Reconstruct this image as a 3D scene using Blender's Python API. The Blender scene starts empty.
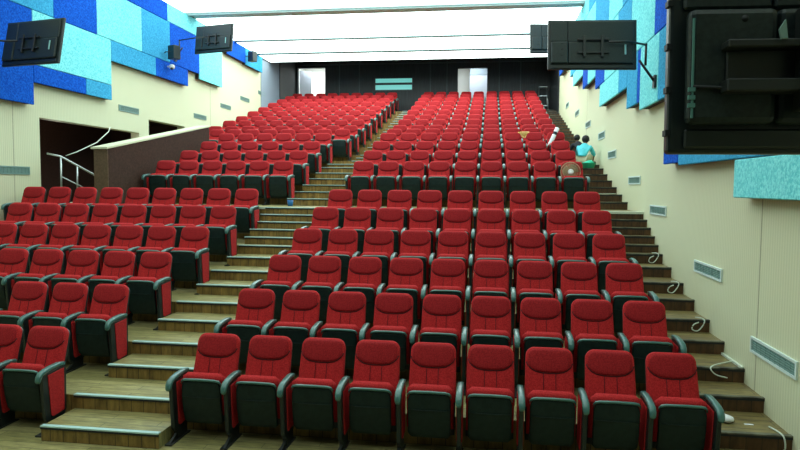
import bpy, bmesh, math, random
from mathutils import Vector, Matrix
random.seed(7)
C = bpy.context.scene.collection
PI = math.pi

# ------------------------------------------------------------------ camera
FPX = 630.0
YAW, PIT, ROL = 0.13974, 0.06205, 0.00814
CAM = Vector((0.5273, -6.0411, 2.5837))
fwd = Vector((-math.sin(YAW) * math.cos(PIT), math.cos(YAW) * math.cos(PIT), -math.sin(PIT)))
rt = Vector((math.cos(YAW), math.sin(YAW), 0))
up = rt.cross(fwd)
r2 = math.cos(ROL) * rt + math.sin(ROL) * up
u2 = -math.sin(ROL) * rt + math.cos(ROL) * up
cd = bpy.data.cameras.new('camera'); cam = bpy.data.objects.new('camera', cd); C.objects.link(cam)
cam.matrix_world = Matrix(((r2.x, u2.x, -fwd.x, CAM.x), (r2.y, u2.y, -fwd.y, CAM.y), (r2.z, u2.z, -fwd.z, CAM.z), (0, 0, 0, 1)))
cd.sensor_width = 36; cd.lens = FPX * 36 / 800; cd.clip_start = 0.05; cd.clip_end = 200
bpy.context.scene.camera = cam
def px(x, y, z):
    d = Vector((x, y, z)) - CAM; k = d.dot(fwd)
    return 400 + FPX * d.dot(r2) / k, 225 - FPX * d.dot(u2) / k

# ------------------------------------------------------------------ world, light, exposure
w = bpy.data.worlds.new('world'); bpy.context.scene.world = w; w.use_nodes = True
w.node_tree.nodes['Background'].inputs[0].default_value = (0.5, 0.8, 0.9, 1)
w.node_tree.nodes['Background'].inputs[1].default_value = 0.02
vs = bpy.context.scene.view_settings
vs.view_transform = 'Standard'; vs.look = 'None'; vs.gamma = 1; vs.use_curve_mapping = False
vs.exposure = 0.0
PANEL_REAR = 5.6      # luminous ceiling over the rear seats
PANEL_MID = 3.4
PANEL_FRONT = 1.8     # dimmer luminous ceiling over the front rows
LIGHT_COL = (0.83, 1.0, 0.97)

# ------------------------------------------------------------------ materials
def mat(name, col, rough=0.6, spec=0.4, metal=0.0, emit=None, es=0.0, sheen=0.0):
    m = bpy.data.materials.new(name); m.use_nodes = True
    b = m.node_tree.nodes['Principled BSDF']
    b.inputs['Base Color'].default_value = (*col, 1); b.inputs['Roughness'].default_value = rough
    b.inputs['Specular IOR Level'].default_value = spec; b.inputs['Metallic'].default_value = metal
    if sheen: b.inputs['Sheen Weight'].default_value = sheen
    if emit: b.inputs['Emission Color'].default_value = (*emit, 1); b.inputs['Emission Strength'].default_value = es
    return m
def nodes(m): return m.node_tree.nodes, m.node_tree.links, m.node_tree.nodes['Principled BSDF']
def noisy(m, c1, c2, scale=(1, 1, 1), nscale=30, detail=3, bump=0.0, lo=0.35, hi=0.65, bscale=None):
    n, l, b = nodes(m)
    tc = n.new('ShaderNodeTexCoord'); mp = n.new('ShaderNodeMapping'); mp.inputs['Scale'].default_value = scale
    nz = n.new('ShaderNodeTexNoise'); nz.inputs['Scale'].default_value = nscale; nz.inputs['Detail'].default_value = detail
    cr = n.new('ShaderNodeValToRGB'); cr.color_ramp.elements[0].position = lo; cr.color_ramp.elements[1].position = hi
    cr.color_ramp.elements[0].color = (*c1, 1); cr.color_ramp.elements[1].color = (*c2, 1)
    l.new(tc.outputs['Object'], mp.inputs[0]); l.new(mp.outputs[0], nz.inputs['Vector'])
    l.new(nz.outputs['Fac'], cr.inputs[0]); l.new(cr.outputs[0], b.inputs['Base Color'])
    if bump:
        bp = n.new('ShaderNodeBump'); bp.inputs['Strength'].default_value = bump; bp.inputs['Distance'].default_value = 0.01
        l.new(nz.outputs['Fac'], bp.inputs['Height']); l.new(bp.outputs[0], b.inputs['Normal'])
    return m
def tile_mat(name, ca, cb, cc, plank=(2.2, 9.0), axis='y', rough=0.45, grain=1.0):
    """wood boards: brick pattern over a stretched grain"""
    m = mat(name, ca, rough); n, l, b = nodes(m)
    tc = n.new('ShaderNodeTexCoord'); mp = n.new('ShaderNodeMapping')
    if axis == 'riser': mp.inputs['Rotation'].default_value = (PI / 2, 0, 0)
    l.new(tc.outputs['Object'], mp.inputs[0])
    br = n.new('ShaderNodeTexBrick'); br.inputs['Scale'].default_value = 1.0
    br.inputs['Brick Width'].default_value = plank[0]; br.inputs['Row Height'].default_value = plank[1]
    br.inputs['Color1'].default_value = (*ca, 1); br.inputs['Color2'].default_value = (*cb, 1); br.inputs['Mortar'].default_value = (*cc, 1)
    br.inputs['Mortar Size'].default_value = 0.004; br.inputs['Bias'].default_value = 0.0
    l.new(mp.outputs[0], br.inputs['Vector'])
    m2 = n.new('ShaderNodeMapping'); m2.inputs['Scale'].default_value = (6, 6, 1.5) if axis == 'riser' else (2.0, 14, 2)
    l.new(tc.outputs['Object'], m2.inputs[0])
    nz = n.new('ShaderNodeTexNoise'); nz.inputs['Scale'].default_value = 2.4; nz.inputs['Detail'].default_value = 5; nz.inputs['Roughness'].default_value = 0.7
    l.new(m2.outputs[0], nz.inputs['Vector'])
    cr = n.new('ShaderNodeValToRGB'); cr.color_ramp.elements[0].position = 0.32; cr.color_ramp.elements[1].position = 0.68
    g = 0.55 * grain
    cr.color_ramp.elements[0].color = (1 - g, 1 - g, 1 - g, 1); cr.color_ramp.elements[1].color = (1.25, 1.25, 1.2, 1)
    l.new(nz.outputs['Fac'], cr.inputs[0])
    mx = n.new('ShaderNodeMix'); mx.data_type = 'RGBA'; mx.blend_type = 'MULTIPLY'; mx.inputs[0].default_value = 1
    l.new(br.outputs['Color'], mx.inputs[6]); l.new(cr.outputs[0], mx.inputs[7]); l.new(mx.outputs[2], b.inputs['Base Color'])
    return m
M = {}
M['fabric'] = noisy(mat('red_fabric', (0.5, 0.03, 0.03), 0.85, 0.2), (0.35, 0.012, 0.015), (0.54, 0.026, 0.028), nscale=90, bump=0.35, detail=2)
M['fabric_dark'] = noisy(mat('deep_red_fabric', (0.3, 0.02, 0.03), 0.85, 0.2), (0.24, 0.008, 0.012), (0.38, 0.017, 0.021), nscale=90, bump=0.35, detail=2)
M['seam'] = mat('dark_seam', (0.05, 0.004, 0.008), 0.9)
M['plastic'] = noisy(mat('dark_green_plastic', (0.03, 0.06, 0.06), 0.5, 0.3), (0.003, 0.013, 0.0125), (0.007, 0.021, 0.020), nscale=20)
M['litplastic'] = mat('lit_teal_plastic', (0.05, 0.15, 0.14), 0.3, 0.7)  # same plastic as the seat shells, with ceiling light put into its colour
M['black'] = mat('black_plastic', (0.008, 0.016, 0.017), 0.4, 0.5)
M['iron'] = mat('black_iron', (0.012, 0.016, 0.016), 0.5, 0.5)
M['floor'] = tile_mat('wood_laminate', (0.42, 0.37, 0.17), (0.30, 0.27, 0.11), (0.10, 0.10, 0.05), plank=(1.1, 0.12), rough=0.36)
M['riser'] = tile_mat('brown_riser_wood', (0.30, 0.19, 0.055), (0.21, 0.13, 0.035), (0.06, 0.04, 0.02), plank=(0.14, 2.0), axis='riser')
M['floor_r'] = tile_mat('worn_wood_laminate', (0.27, 0.22, 0.085), (0.19, 0.14, 0.055), (0.06, 0.05, 0.03), plank=(1.1, 0.12))
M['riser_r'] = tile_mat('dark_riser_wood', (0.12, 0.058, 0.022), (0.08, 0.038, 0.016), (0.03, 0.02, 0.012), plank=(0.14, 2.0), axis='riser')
M['nosing'] = mat('light_stair_nosing', (0.42, 0.62, 0.60), 0.4, 0.5)
M['rubber'] = mat('black_rubber', (0.01, 0.014, 0.016), 0.6)
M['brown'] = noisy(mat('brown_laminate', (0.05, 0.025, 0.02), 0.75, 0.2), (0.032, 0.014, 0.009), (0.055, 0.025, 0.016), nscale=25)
M['brown2'] = noisy(mat('tan_brown_laminate', (0.09, 0.05, 0.035), 0.5), (0.09, 0.055, 0.03), (0.13, 0.08, 0.045), nscale=25)
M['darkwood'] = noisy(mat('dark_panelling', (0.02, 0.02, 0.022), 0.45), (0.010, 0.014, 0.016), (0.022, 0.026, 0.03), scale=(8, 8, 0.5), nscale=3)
M['ceil'] = mat('white_ceiling', (0.75, 0.80, 0.80), 0.8)
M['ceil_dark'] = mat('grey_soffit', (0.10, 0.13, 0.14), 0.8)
M['beam'] = mat('grey_beam', (0.42, 0.55, 0.55), 0.6)
M['beam2'] = mat('dark_grey_beam', (0.13, 0.22, 0.22), 0.6)
M['white'] = mat('white_paint', (0.80, 0.80, 0.78), 0.5)
M['ventwhite'] = mat('white_metal', (0.66, 0.78, 0.76), 0.4)
M['ventgrey'] = mat('grey_green_metal', (0.20, 0.33, 0.30), 0.5)
M['metal'] = mat('brushed_metal', (0.5, 0.55, 0.55), 0.35, metal=0.9)
M['screen'] = mat('dark_screen', (0.01, 0.012, 0.014), 0.1, 0.6)
M['skin'] = mat('skin', (0.12, 0.055, 0.03), 0.6)
M['hair'] = mat('black_hair', (0.006, 0.006, 0.007), 0.6)
M['shirt'] = mat('cyan_shirt', (0.10, 0.60, 0.70), 0.8)
M['trousers'] = mat('pale_trousers', (0.55, 0.50, 0.34), 0.8)
M['darkcloth'] = mat('dark_cloth', (0.02, 0.022, 0.03), 0.8)
M['basin'] = mat('green_basin', (0.03, 0.50, 0.30), 0.35)
M['yellow'] = noisy(mat('yellow_cloth', (0.7, 0.5, 0.15), 0.8), (0.70, 0.42, 0.10), (0.85, 0.62, 0.25), nscale=12)
M['paper'] = mat('white_paper', (0.80, 0.84, 0.86), 0.6)
M['cable'] = mat('white_cable', (0.62, 0.70, 0.60), 0.5)
M['blueplastic'] = mat('blue_plastic', (0.01, 0.12, 0.35), 0.4)
M['fancage'] = mat('tan_fan_wire', (0.55, 0.42, 0.26), 0.5)
M['screenglow'] = mat('lit_booth_glass', (0.2, 0.4, 0.4), 0.3, emit=(0.14, 0.55, 0.50), es=0.85)
def felt(name, c1, c2): return noisy(mat(name, c1, 0.95, 0.1), c1, c2, nscale=34, detail=4, bump=0.5, lo=0.38, hi=0.62)
M['R'] = felt('royal_blue_felt', (0.003, 0.055, 0.42), (0.01, 0.13, 0.66))
M['Mb'] = felt('mid_blue_felt', (0.03, 0.28, 0.54), (0.07, 0.43, 0.72))
M['L'] = felt('light_cyan_felt', (0.13, 0.62, 0.70), (0.30, 0.86, 0.90))
# cream wall with fine vertical ribs
mc = mat('cream_wall', (0.70, 0.66, 0.45), 0.7); n, l, b = nodes(mc)
tc = n.new('ShaderNodeTexCoord'); wv = n.new('ShaderNodeTexWave'); wv.bands_direction = 'Y'; wv.inputs['Scale'].default_value = 6.0; wv.inputs['Distortion'].default_value = 0.3
cr = n.new('ShaderNodeValToRGB'); cr.color_ramp.elements[0].color = (0.61, 0.63, 0.43, 1); cr.color_ramp.elements[1].color = (0.68, 0.69, 0.48, 1)
l.new(tc.outputs['Object'], wv.inputs[0]); l.new(wv.outputs['Fac'], cr.inputs[0]); l.new(cr.outputs[0], b.inputs['Base Color'])
bp = n.new('ShaderNodeBump'); bp.inputs['Strength'].default_value = 0.15; bp.inputs['Distance'].default_value = 0.01
l.new(wv.outputs['Fac'], bp.inputs['Height']); l.new(bp.outputs[0], b.inputs['Normal'])
M['cream'] = mc
def lum(name, s): return mat(name, (0.8, 0.85, 0.85), 0.6, emit=LIGHT_COL, es=s)
M['lum_rear'] = lum('luminous_panel_rear', PANEL_REAR)
M['lum_mid'] = lum('luminous_panel_mid', PANEL_MID)
M['lum_front'] = lum('luminous_panel_front', PANEL_FRONT)

# ------------------------------------------------------------------ mesh helpers
def box(bm, a, b, mi=0):
    (x0, y0, z0), (x1, y1, z1) = a, b
    v = [bm.verts.new(p) for p in ((x0,y0,z0),(x1,y0,z0),(x1,y1,z0),(x0,y1,z0),(x0,y0,z1),(x1,y0,z1),(x1,y1,z1),(x0,y1,z1))]
    for f in ((0,3,2,1),(4,5,6,7),(0,1,5,4),(1,2,6,5),(2,3,7,6),(3,0,4,7)):
        bm.faces.new([v[i] for i in f]).material_index = mi
    return v
def loft(bm, rings, cap=True, mi=0, smooth=True):
    R = [[bm.verts.new(p) for p in r] for r in rings]
    n = len(R[0])
    for a, b in zip(R, R[1:]):
        for i in range(n):
            f = bm.faces.new((a[i], a[(i+1) % n], b[(i+1) % n], b[i])); f.smooth = smooth; f.material_index = mi
    if cap:
        for r, rev in ((R[0], True), (R[-1], False)):
            f = bm.faces.new(r[::-1] if rev else r); f.smooth = smooth; f.material_index = mi
def tube(bm, pts, r, n=8, mi=0):
    pts = [Vector(p) for p in pts]; rings = []
    for i, p in enumerate(pts):
        t = (pts[min(i+1, len(pts)-1)] - pts[max(i-1, 0)]).normalized()
        u = t.cross(Vector((0, 0, 1)) if abs(t.z) < 0.9 else Vector((1, 0, 0))).normalized(); v = t.cross(u)
        rr = r[i] if isinstance(r, (list, tuple)) else r
        rings.append([p + rr * (math.cos(2*PI*k/n) * u + math.sin(2*PI*k/n) * v) for k in range(n)])
    loft(bm, rings, mi=mi)
def lathe(bm, prof, c=(0, 0, 0), n=24, axis='z', mi=0, cap=True):
    rings = []
    for r, h in prof:
        ring = []
        for k in range(n):
            a = 2*PI*k/n
            p = (r*math.cos(a), r*math.sin(a), h) if axis == 'z' else ((r*math.cos(a), h, r*math.sin(a)) if axis == 'y' else (h, r*math.cos(a), r*math.sin(a)))
            ring.append(Vector(c) + Vector(p))
        rings.append(ring)
    loft(bm, rings, cap=cap, mi=mi)
def prism(bm, poly, d, axis='x', mi=0):
    """poly in the two other axes, extruded d=(lo,hi) along axis"""
    def P(a, b, h): return (h, a, b) if axis == 'x' else ((a, h, b) if axis == 'y' else (a, b, h))
    A = [bm.verts.new(P(a, b, d[0])) for a, b in poly]; B = [bm.verts.new(P(a, b, d[1])) for a, b in poly]
    k = len(poly)
    bm.faces.new(A[::-1]).material_index = mi; bm.faces.new(B).material_index = mi
    for i in range(k): bm.faces.new((A[i], A[(i+1) % k], B[(i+1) % k], B[i])).material_index = mi
def bevel(bm, w, seg=2):
    bmesh.ops.bevel(bm, geom=list(bm.edges), offset=w, segments=seg, affect='EDGES', profile=0.5, clamp_overlap=True)
def mesh(name, bm, mats):
    bmesh.ops.recalc_face_normals(bm, faces=bm.faces)
    me = bpy.data.meshes.new(name); bm.to_mesh(me); bm.free()
    for m in (mats if isinstance(mats, (list, tuple)) else [mats]): me.materials.append(M[m] if isinstance(m, str) else m)
    return me
def obj(name, bm, mats, parent=None, loc=None, label=None):
    me = bm if isinstance(bm, bpy.types.Mesh) else mesh(name, bm, mats)
    o = bpy.data.objects.new(name, me); C.objects.link(o)
    if parent: o.parent = parent
    if loc: o.location = loc
    if label: o['label'] = label
    return o
def tag(o, label, cat, group=None, kind=None):
    o['label'] = label; o['category'] = cat
    if group: o['group'] = group
    if kind: o['kind'] = kind
    return o
def thing(name, label, cat, loc=(0, 0, 0), rot=(0, 0, 0), group=None):
    o = bpy.data.objects.new(name, None); C.objects.link(o); o.empty_display_size = 0.1
    o.location = loc; o.rotation_euler = rot
    return tag(o, label, cat, group)
def struct(name, bm, mats, label=None):
    o = obj(name, bm, mats); o['kind'] = 'structure'
    if label: o['label'] = label
    return o
def B(): return bmesh.new()
def bxo(name, a, b, m, parent=None, bev=0.0, label=None):
    bm = B(); box(bm, a, b)
    if bev: bevel(bm, bev)
    return obj(name, bm, m, parent, label=label)
ORD = ['first','second','third','fourth','fifth','sixth','seventh','eighth','ninth','tenth','eleventh','twelfth','thirteenth','fourteenth','fifteenth']

# ------------------------------------------------------------------ structure: levels
XL, XR, XA0, XA1, XC = -9.15, 3.34, -3.88, -2.62, 2.66      # left wall, right wall, left aisle, right edge of it, right aisle start
RD, UD = 1.104, 1.16
lower = [(0.0, 0.0)] + [(0.10 + 1.14 * (k-1), 0.3 * k) for k in range(1, 6)]
YW, ZW = 6.02, 2.13
ZU = [2.13, 2.43, 2.74, 3.05, 3.27, 3.49, 3.79, 4.07, 4.38, 4.68, 5.0, 5.3, 5.6, 5.88]
upper = [(YW, ZW)] + [(7.95 + UD * (k-1), ZU[k]) for k in range(1, 14)]
YB = 24.7
levels = [(-8.5, 0.0)] + lower[1:] + upper + [(YB + 2.5, None)]
bm = B()
# treads face up (material 0), risers (material 1); the aisle strip at the right has the dark worn wood (2, 3)
for (xa, xb, mt, mr) in ((XL, XC, 0, 1), (XC, XR, 2, 3)):
    for i in range(len(levels) - 1):
        y0, z = levels[i]; y1, z1 = levels[i+1]
        box(bm, (xa, y0, z - 0.35 if i else -0.3), (xb, y1, z), mt)
        if i:
            zp = levels[i-1][1]
            v = [bm.verts.new(p) for p in ((xa, y0-0.004, zp), (xb, y0-0.004, zp), (xb, y0-0.004, z-0.003), (xa, y0-0.004, z-0.003))]
            bm.faces.new(v).material_index = mr
struct('floor', bm, ['floor', 'riser', 'floor_r', 'riser_r'], 'stepped wooden floor of the auditorium')

# aisle half steps with nosings
def stairs(x0, x1, steps, mt, mr, nose, x_of=None):
    """steps: list of (y front, y back, z top, z below, half) ; half steps get a body of their own"""
    body, nm = B(), B()
    for (y0, y1, z, zb, half) in steps:
        a, b_ = (x_of(y0) if x_of else (x0, x1))
        if half:
            box(body, (a, y0, zb), (b_, y1, z), 0)
            v = [body.verts.new(p) for p in ((a, y0-0.004, zb+0.001), (b_, y0-0.004, zb+0.001), (b_, y0-0.004, z-0.003), (a, y0-0.004, z-0.003))]
            body.faces.new(v).material_index = 1
        box(nm, (a, y0-0.018, z-0.004), (b_, y0+0.035, z+0.010), 0)
        box(nm, (a, y0-0.016, z-0.026), (b_, y0-0.005, z-0.004), 1)
    return body, nm
steps = []
for k in range(1, 6):
    y, z = lower[k]
    steps.append((y - 0.52 if k > 1 else -0.42, y, z - 0.15, z - 0.3, True)); steps.append((y, y+0.3, z, z-0.15, False))
ys = [4.93, 5.18, 5.46, 5.74]
for i, y in enumerate(ys):
    z = 1.5 + 0.126 * (i + 1)
    steps.append((y, YW, z, z - 0.126, True))
steps.append((YW, YW + .3, ZW, ZW - .126, False))
up_steps = []
for k in range(1, 14):
    y, z = upper[k]; h = (ZU[k] - ZU[k-1]) / 2
    up_steps.append((y - 0.56, y, z - h, z - 2*h, True)); up_steps.append((y, y+.3, z, z-h, False))
def left_x(y):
    return (XA0, XA1) if y < 11.2 else (-3.32, XA1)
b1, n1 = stairs(XA0, XA1, steps + up_steps, 'floor', 'riser', 'nosing', left_x)
struct('floor.001', b1, ['floor', 'riser'], 'wooden half steps of the left aisle')
struct('trim_1', n1, ['nosing', 'rubber'], 'pale nosings on the steps of the left aisle')
b2, n2 = stairs(XC, XR, steps + up_steps, 'floor_r', 'riser_r', 'nosing')
struct('floor.002', b2, ['floor_r', 'riser_r'], 'dark worn half steps of the right aisle')
M['nosing_r'] = noisy(mat('worn_dark_nosing', (0.05, 0.05, 0.04), 0.5), (0.025, 0.025, 0.02), (0.16, 0.16, 0.11), scale=(1.5, 1, 1), nscale=4)
struct('trim_2', n2, ['nosing_r', 'rubber'], 'dark worn nosings on the steps of the right aisle')
# white edge of the cross walkway
bm = B(); box(bm, (XL, YW-0.02, ZW-0.03), (XA0, YW+0.05, ZW+0.012)); box(bm, (XA1, YW-0.02, ZW-0.03), (XC, YW+0.05, ZW+0.012))
M['edgewhite'] = mat('pale_edge_strip', (0.62, 0.68, 0.56), 0.5)
box(bm, (XC, YW-0.022, ZW-0.028), (XR, YW+0.12, ZW+0.014))
struct('trim_3', bm, 'edgewhite', 'pale edge strip of the cross walkway')

# walls
ZC, YE = 7.95, 21.0
bm = B()
T = 0.25
def wall_seg(bm, xo, xi, y0, y1, z0, z1, mi=0): box(bm, (min(xo, xi), y0, z0), (max(xo, xi), y1, z1), mi)
op1 = (6.5, 10.45, 4.0); op2 = (10.95, 13.1, 4.42)
wall_seg(bm, XL-T, XL, -8.5, op1[0], -0.3, 9)
wall_seg(bm, XL-T, XL, op1[0], op1[1], op1[2], 9); wall_seg(bm, XL-T, XL, op1[0], 13.1, -0.3, ZW)
wall_seg(bm, XL-T, XL, op1[1], op2[0], ZW, 9)
wall_seg(bm, XL-T, XL, op2[0], op2[1], op2[2], 9)
wall_seg(bm, XL-T, XL, op2[1], YB, -0.3, 9)
struct('wall_left', bm, 'cream', 'cream side wall with the entrance opening')
bm = B(); wall_seg(bm, XR, XR+T, -8.5, YB, -0.3, 9)
struct('wall_right', bm, 'cream', 'cream side wall beside the right aisle')
# joints between wall boards
bm = B()
for y in (0.95, 13.2): box(bm, (XR-0.003, y, 0.3), (XR+0.01, y+0.014, 7.9))
for y in (5.72, 15.0, 19.9): box(bm, (XL-0.01, y, 2.2), (XL+0.003, y+0.014, 7.9))
M['joint'] = mat('board_joint', (0.42, 0.40, 0.28), 0.8)
struct('trim_4', bm, 'joint', 'upright joints between the cream wall boards')
# dark cladding at the rear end of the right wall
bm = B(); box(bm, (XR-0.05, YE-0.05, 5.0), (XR, YB, 8.9)); struct('wall_right.001', bm, 'darkwood', 'dark cladding at the rear end of the right wall')
bm = B(); box(bm, (XL, 22.3, 5.0), (XL+0.05, YB, 8.9)); struct('wall_left.001', bm, 'darkwood', 'rear end of the left wall, its shade painted as a dark sheet')  # dark sheet stands in for the unlit rear end of the cream wall
M['greyfade_header'] = mat('blue_grey_fade_and_header', (0.27, 0.33, 0.40), 0.7)  # light falloff on the cream wall painted in; also the lobby header's own colour
bm = B(); box(bm, (XL, 19.95, 4.5), (XL+0.02, 22.3, 8.9)); struct('wall_left.002', bm, 'greyfade_header', 'left wall strip by the rear corner, fading light painted blue grey')
# back wall with two doorways and the booth window
bm = B()
d1 = (-8.99, -7.6, 8.38); d2 = (-1.05, 0.35, 8.24); wn = (-5.09, -3.26, 7.24, 7.83)
def bw(x0, x1, z0, z1): box(bm, (x0, YB, z0), (x1, YB+0.2, z1))
bw(XL-T, d1[0], 5.8, 9); bw(d1[0], d1[1], d1[2], 9); bw(d1[1], wn[0], 5.8, 9)
bw(wn[0], wn[1], 5.8, wn[2]); bw(wn[0], wn[1], wn[3], 9); bw(wn[1], d2[0], 5.8, 9)
bw(d2[0], d2[1], d2[2], 9); bw(d2[1], XR+T, 5.8, 9)
bwo = struct('wall_back', bm, 'darkwood', 'dark panelled wall behind the last row')
bm = B()
for x in (-9.05, -6.9, -5.9, -2.4, -1.6, 0.9, 1.9): box(bm, (x, YB-0.03, 5.9), (x+0.05, YB, 8.7))
box(bm, (XL, YB-0.04, 8.5), (XR, YB, 8.56))
M['strip'] = mat('dark_strip', (0.035, 0.05, 0.055), 0.4)
struct('trim_5', bm, 'strip', 'upright strips on the dark rear wall')
# lobby behind the doorways
bm = B(); box(bm, (XL-T, 27.2, 5.6), (XR+T, 27.4, 9.2)); box(bm, (XL-T, YB+.2, 8.9), (XR+T, 27.2, 9.1)); box(bm, (XL-T-.2, YB, 5.6), (XL-T, 27.4, 9.2)); box(bm, (XR+T, YB, 5.6), (XR+T+.2, 27.4, 9.2))
struct('wall_lobby', bm, 'white', 'white wall of the lobby seen through the rear doorways')
for i, (x, e) in enumerate(((-8.3, 170), (-0.4, 75))):
    ld = bpy.data.lights.new('lobby_lamp', 'AREA'); ld.energy = e; ld.size = 0.8; ld.color = (0.9, 1.0, 1.0)
    lo = bpy.data.objects.new('lobby_lamp', ld); C.objects.link(lo); lo.location = (x, 25.45, 8.85)
# door leaves standing open in the doorways
def leaf(n, hinge, ang, wd, zt, m, label):
    root = bpy.data.objects.new(n, None); C.objects.link(root); root['kind'] = 'structure'; root['label'] = label
    root.location = (hinge[0], hinge[1], 5.9); root.rotation_euler = (0, 0, ang)
    bxo('door_panel', (0, -0.02, 0), (wd, 0.02, zt - 5.9), m, root)
    bm = B(); tube(bm, [(wd-0.08, -0.02, 1.0), (wd-0.08, -0.07, 1.0), (wd-0.2, -0.07, 1.0)], 0.012); obj('door_handle', bm, 'metal', root)
M['doorgrey'] = mat('grey_lilac_door', (0.55, 0.60, 0.70), 0.5)
leaf('door_1', (-8.97, YB+0.22), math.radians(38), 0.62, 8.3, 'doorgrey', 'grey door leaf at the left rear doorway')
leaf('door_2', (0.42, 26.4), math.radians(180), 0.95, 8.18, M['doorgrey'], 'pale grey door leaf at the middle rear doorway')
bm = B(); box(bm, (-0.53, 26.36, 8.2), (0.6, 26.5, 8.75)); struct('trim_11', bm, M['greyfade_header'], 'grey header above the inner lobby door')
# booth window
bm = B()
for z0, z1 in ((7.26, 7.50), (7.60, 7.81)): box(bm, (wn[0]+.02, YB+0.05, z0), (wn[1]-.02, YB+0.07, z1))
wo = obj('window_1', bm, 'screenglow'); wo['kind'] = 'structure'; wo['label'] = 'teal lit projection booth window in the dark rear wall'
bm = B(); box(bm, (wn[0]-.03, YB-0.02, 7.50), (wn[1]+.03, YB+0.1, 7.60)); box(bm, (wn[0]-.03, YB-0.02, 7.81), (wn[1]+.03, YB+0.1, 7.85)); box(bm, (wn[0]-.03, YB-0.02, 7.22), (wn[1]+.03, YB+0.1, 7.26))
obj('window_frame', bm, 'strip', wo)

# ceiling: white slab, luminous panels between grey beams, dark recess at the rear
bm = B(); box(bm, (XL-T, -8.5, ZC+0.06), (XR+T, YE, ZC+0.3)); box(bm, (XL-T, YE-0.15, ZC+0.02), (XR+T, YE, 8.95))
struct('ceiling', bm, 'ceil', 'white ceiling over the seats')
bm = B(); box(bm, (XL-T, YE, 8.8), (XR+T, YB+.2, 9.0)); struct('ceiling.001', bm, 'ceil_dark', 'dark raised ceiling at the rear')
beams = [(6.0, 0.3), (9.6, 0.3), (13.05, 0.6), (16.75, 0.2), (19.05, 0.25)]
for i, (y, wd) in enumerate(beams):
    bm = B(); box(bm, (XL, y, ZC-(0.005 if i == 2 else 0.03)), (XR, y+wd, ZC+0.06))
    if i == 2: box(bm, (XL, y+0.02, ZC-0.05), (XR, y+0.12, ZC-0.005))
    for k in range(9): box(bm, (XL+0.7+1.3*k, y+wd*0.3, ZC-0.03), (XL+0.85+1.3*k, y+wd*0.7, ZC-0.005))
    struct('trim_%d' % (6+i), bm, 'beam' if i == 2 else 'beam2', 'grey beam across the ceiling')
segs = [(-7.0, -3.2, 'lum_front', 'over the stage end'), (-2.4, 1.6, 'lum_front', 'over the front rows'), (2.0, 5.9, 'lum_front', 'over the lower rows'), (6.35, 9.55, 'lum_mid', 'over the cross walkway'), (9.95, 12.95, 'lum_mid', 'before the wide grey beam'),
        (13.8, 16.72, 'lum_rear', 'behind the wide grey beam'), (17.0, 19.02, 'lum_rear', 'between the two thin rear beams'), (19.35, 20.9, 'lum_rear', 'at the rear edge of the ceiling')]
for y0, y1, m, where in segs:
    t = thing('ceiling_light', 'long white luminous ceiling panel ' + where, 'light', (0, (y0+y1)/2, ZC), group='luminous ceiling panels')
    h = (y1-y0)/2
    bm = B(); box(bm, (XL+0.1, -h, 0.0), (XR-0.1, h, 0.03)); obj('diffuser', bm, m, t)
    for a, b_ in (((XL+0.03, -h, 0), (XL+.1, h, .05)), ((XR-0.1, -h, 0), (XR-.03, h, .05))): bxo('end_cap', a, b_, 'white', t)
bm = B(); box(bm, (XL-T, -8.7, -0.3), (XR+T, -8.5, 9)); struct('wall_front', bm, 'darkwood', 'dark wall behind the camera')

# entrance corridor behind the left openings and the parapet
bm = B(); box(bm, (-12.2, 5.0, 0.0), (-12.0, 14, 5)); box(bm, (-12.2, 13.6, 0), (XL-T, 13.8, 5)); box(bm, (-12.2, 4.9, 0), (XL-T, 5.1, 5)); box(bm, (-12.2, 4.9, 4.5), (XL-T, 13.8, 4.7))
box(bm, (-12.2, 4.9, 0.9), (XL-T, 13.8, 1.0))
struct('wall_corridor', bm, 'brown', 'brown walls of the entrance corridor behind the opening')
ld = bpy.data.lights.new('corridor_fill_light', 'POINT'); ld.energy = 45; ld.shadow_soft_size = 0.15; ld.color = (1, 0.95, 0.85)  # added fill that lifts the dim corridor walls, no lamp seen there
lo = bpy.data.objects.new('corridor_fill_light', ld); C.objects.link(lo); lo.location = (-10.4, 8.6, 3.9)
bm = B(); prism(bm, [(6.3, ZW), (11.15, ZW), (11.15, 4.22), (6.3, 3.32)], (-7.74, -7.42), 'x', 0)
pw = struct('wall_parapet', bm, 'brown', 'brown parapet beside the left entrance')
bm = B(); prism(bm, [(6.22, 3.305), (11.2, 4.225), (11.2, 4.265), (6.22, 3.345)], (-7.77, -7.40), 'x'); c = obj('parapet_cap', bm, 'cream', pw)
bm = B(); box(bm, (-7.735, 6.27, ZW), (-7.425, 6.3, 3.30)); obj('end_panel', bm, 'brown2', pw)

# ------------------------------------------------------------------ auditorium chairs
def yc(z): return 0.10 + (z - 0.42) * 0.345
TOPZ = 1.0
def hw(z, W=0.238, r=0.085, top=TOPZ):
    t = top - z
    base = W - 0.012 * max(0, (z - 0.55)) / 0.45
    return base if t > r else base - r + math.sqrt(max(1e-6, r*r - (r - t)**2)) * 0.999
def ht(z, H=0.045, top=TOPZ):
    t = top - z
    return H if t > 0.04 else H * (0.35 + 0.65 * math.sqrt(max(0, 1 - ((0.04 - t)/0.04)**2)))
def ring(z, w_, h_, y, n=28, e=4.5):
    out = []
    for k in range(n):
        a = 2*PI*k/n; c, s = math.cos(a), math.sin(a)
        x = w_ * math.copysign(abs(c)**(2/e), c); yy = h_ * math.copysign(abs(s)**(2/e), s)
        out.append((x, y + yy, z - yy * 0.345))
    return out
def back_front(x, z):
    """point on the front face of the backrest"""
    W_, H_ = hw(z), ht(z)
    f = max(0.0, 1 - min(1, abs(x)/W_)**4.5) ** (1/4.5)
    return Vector((x, yc(z) - H_*f, z + H_*f*0.345))
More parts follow.
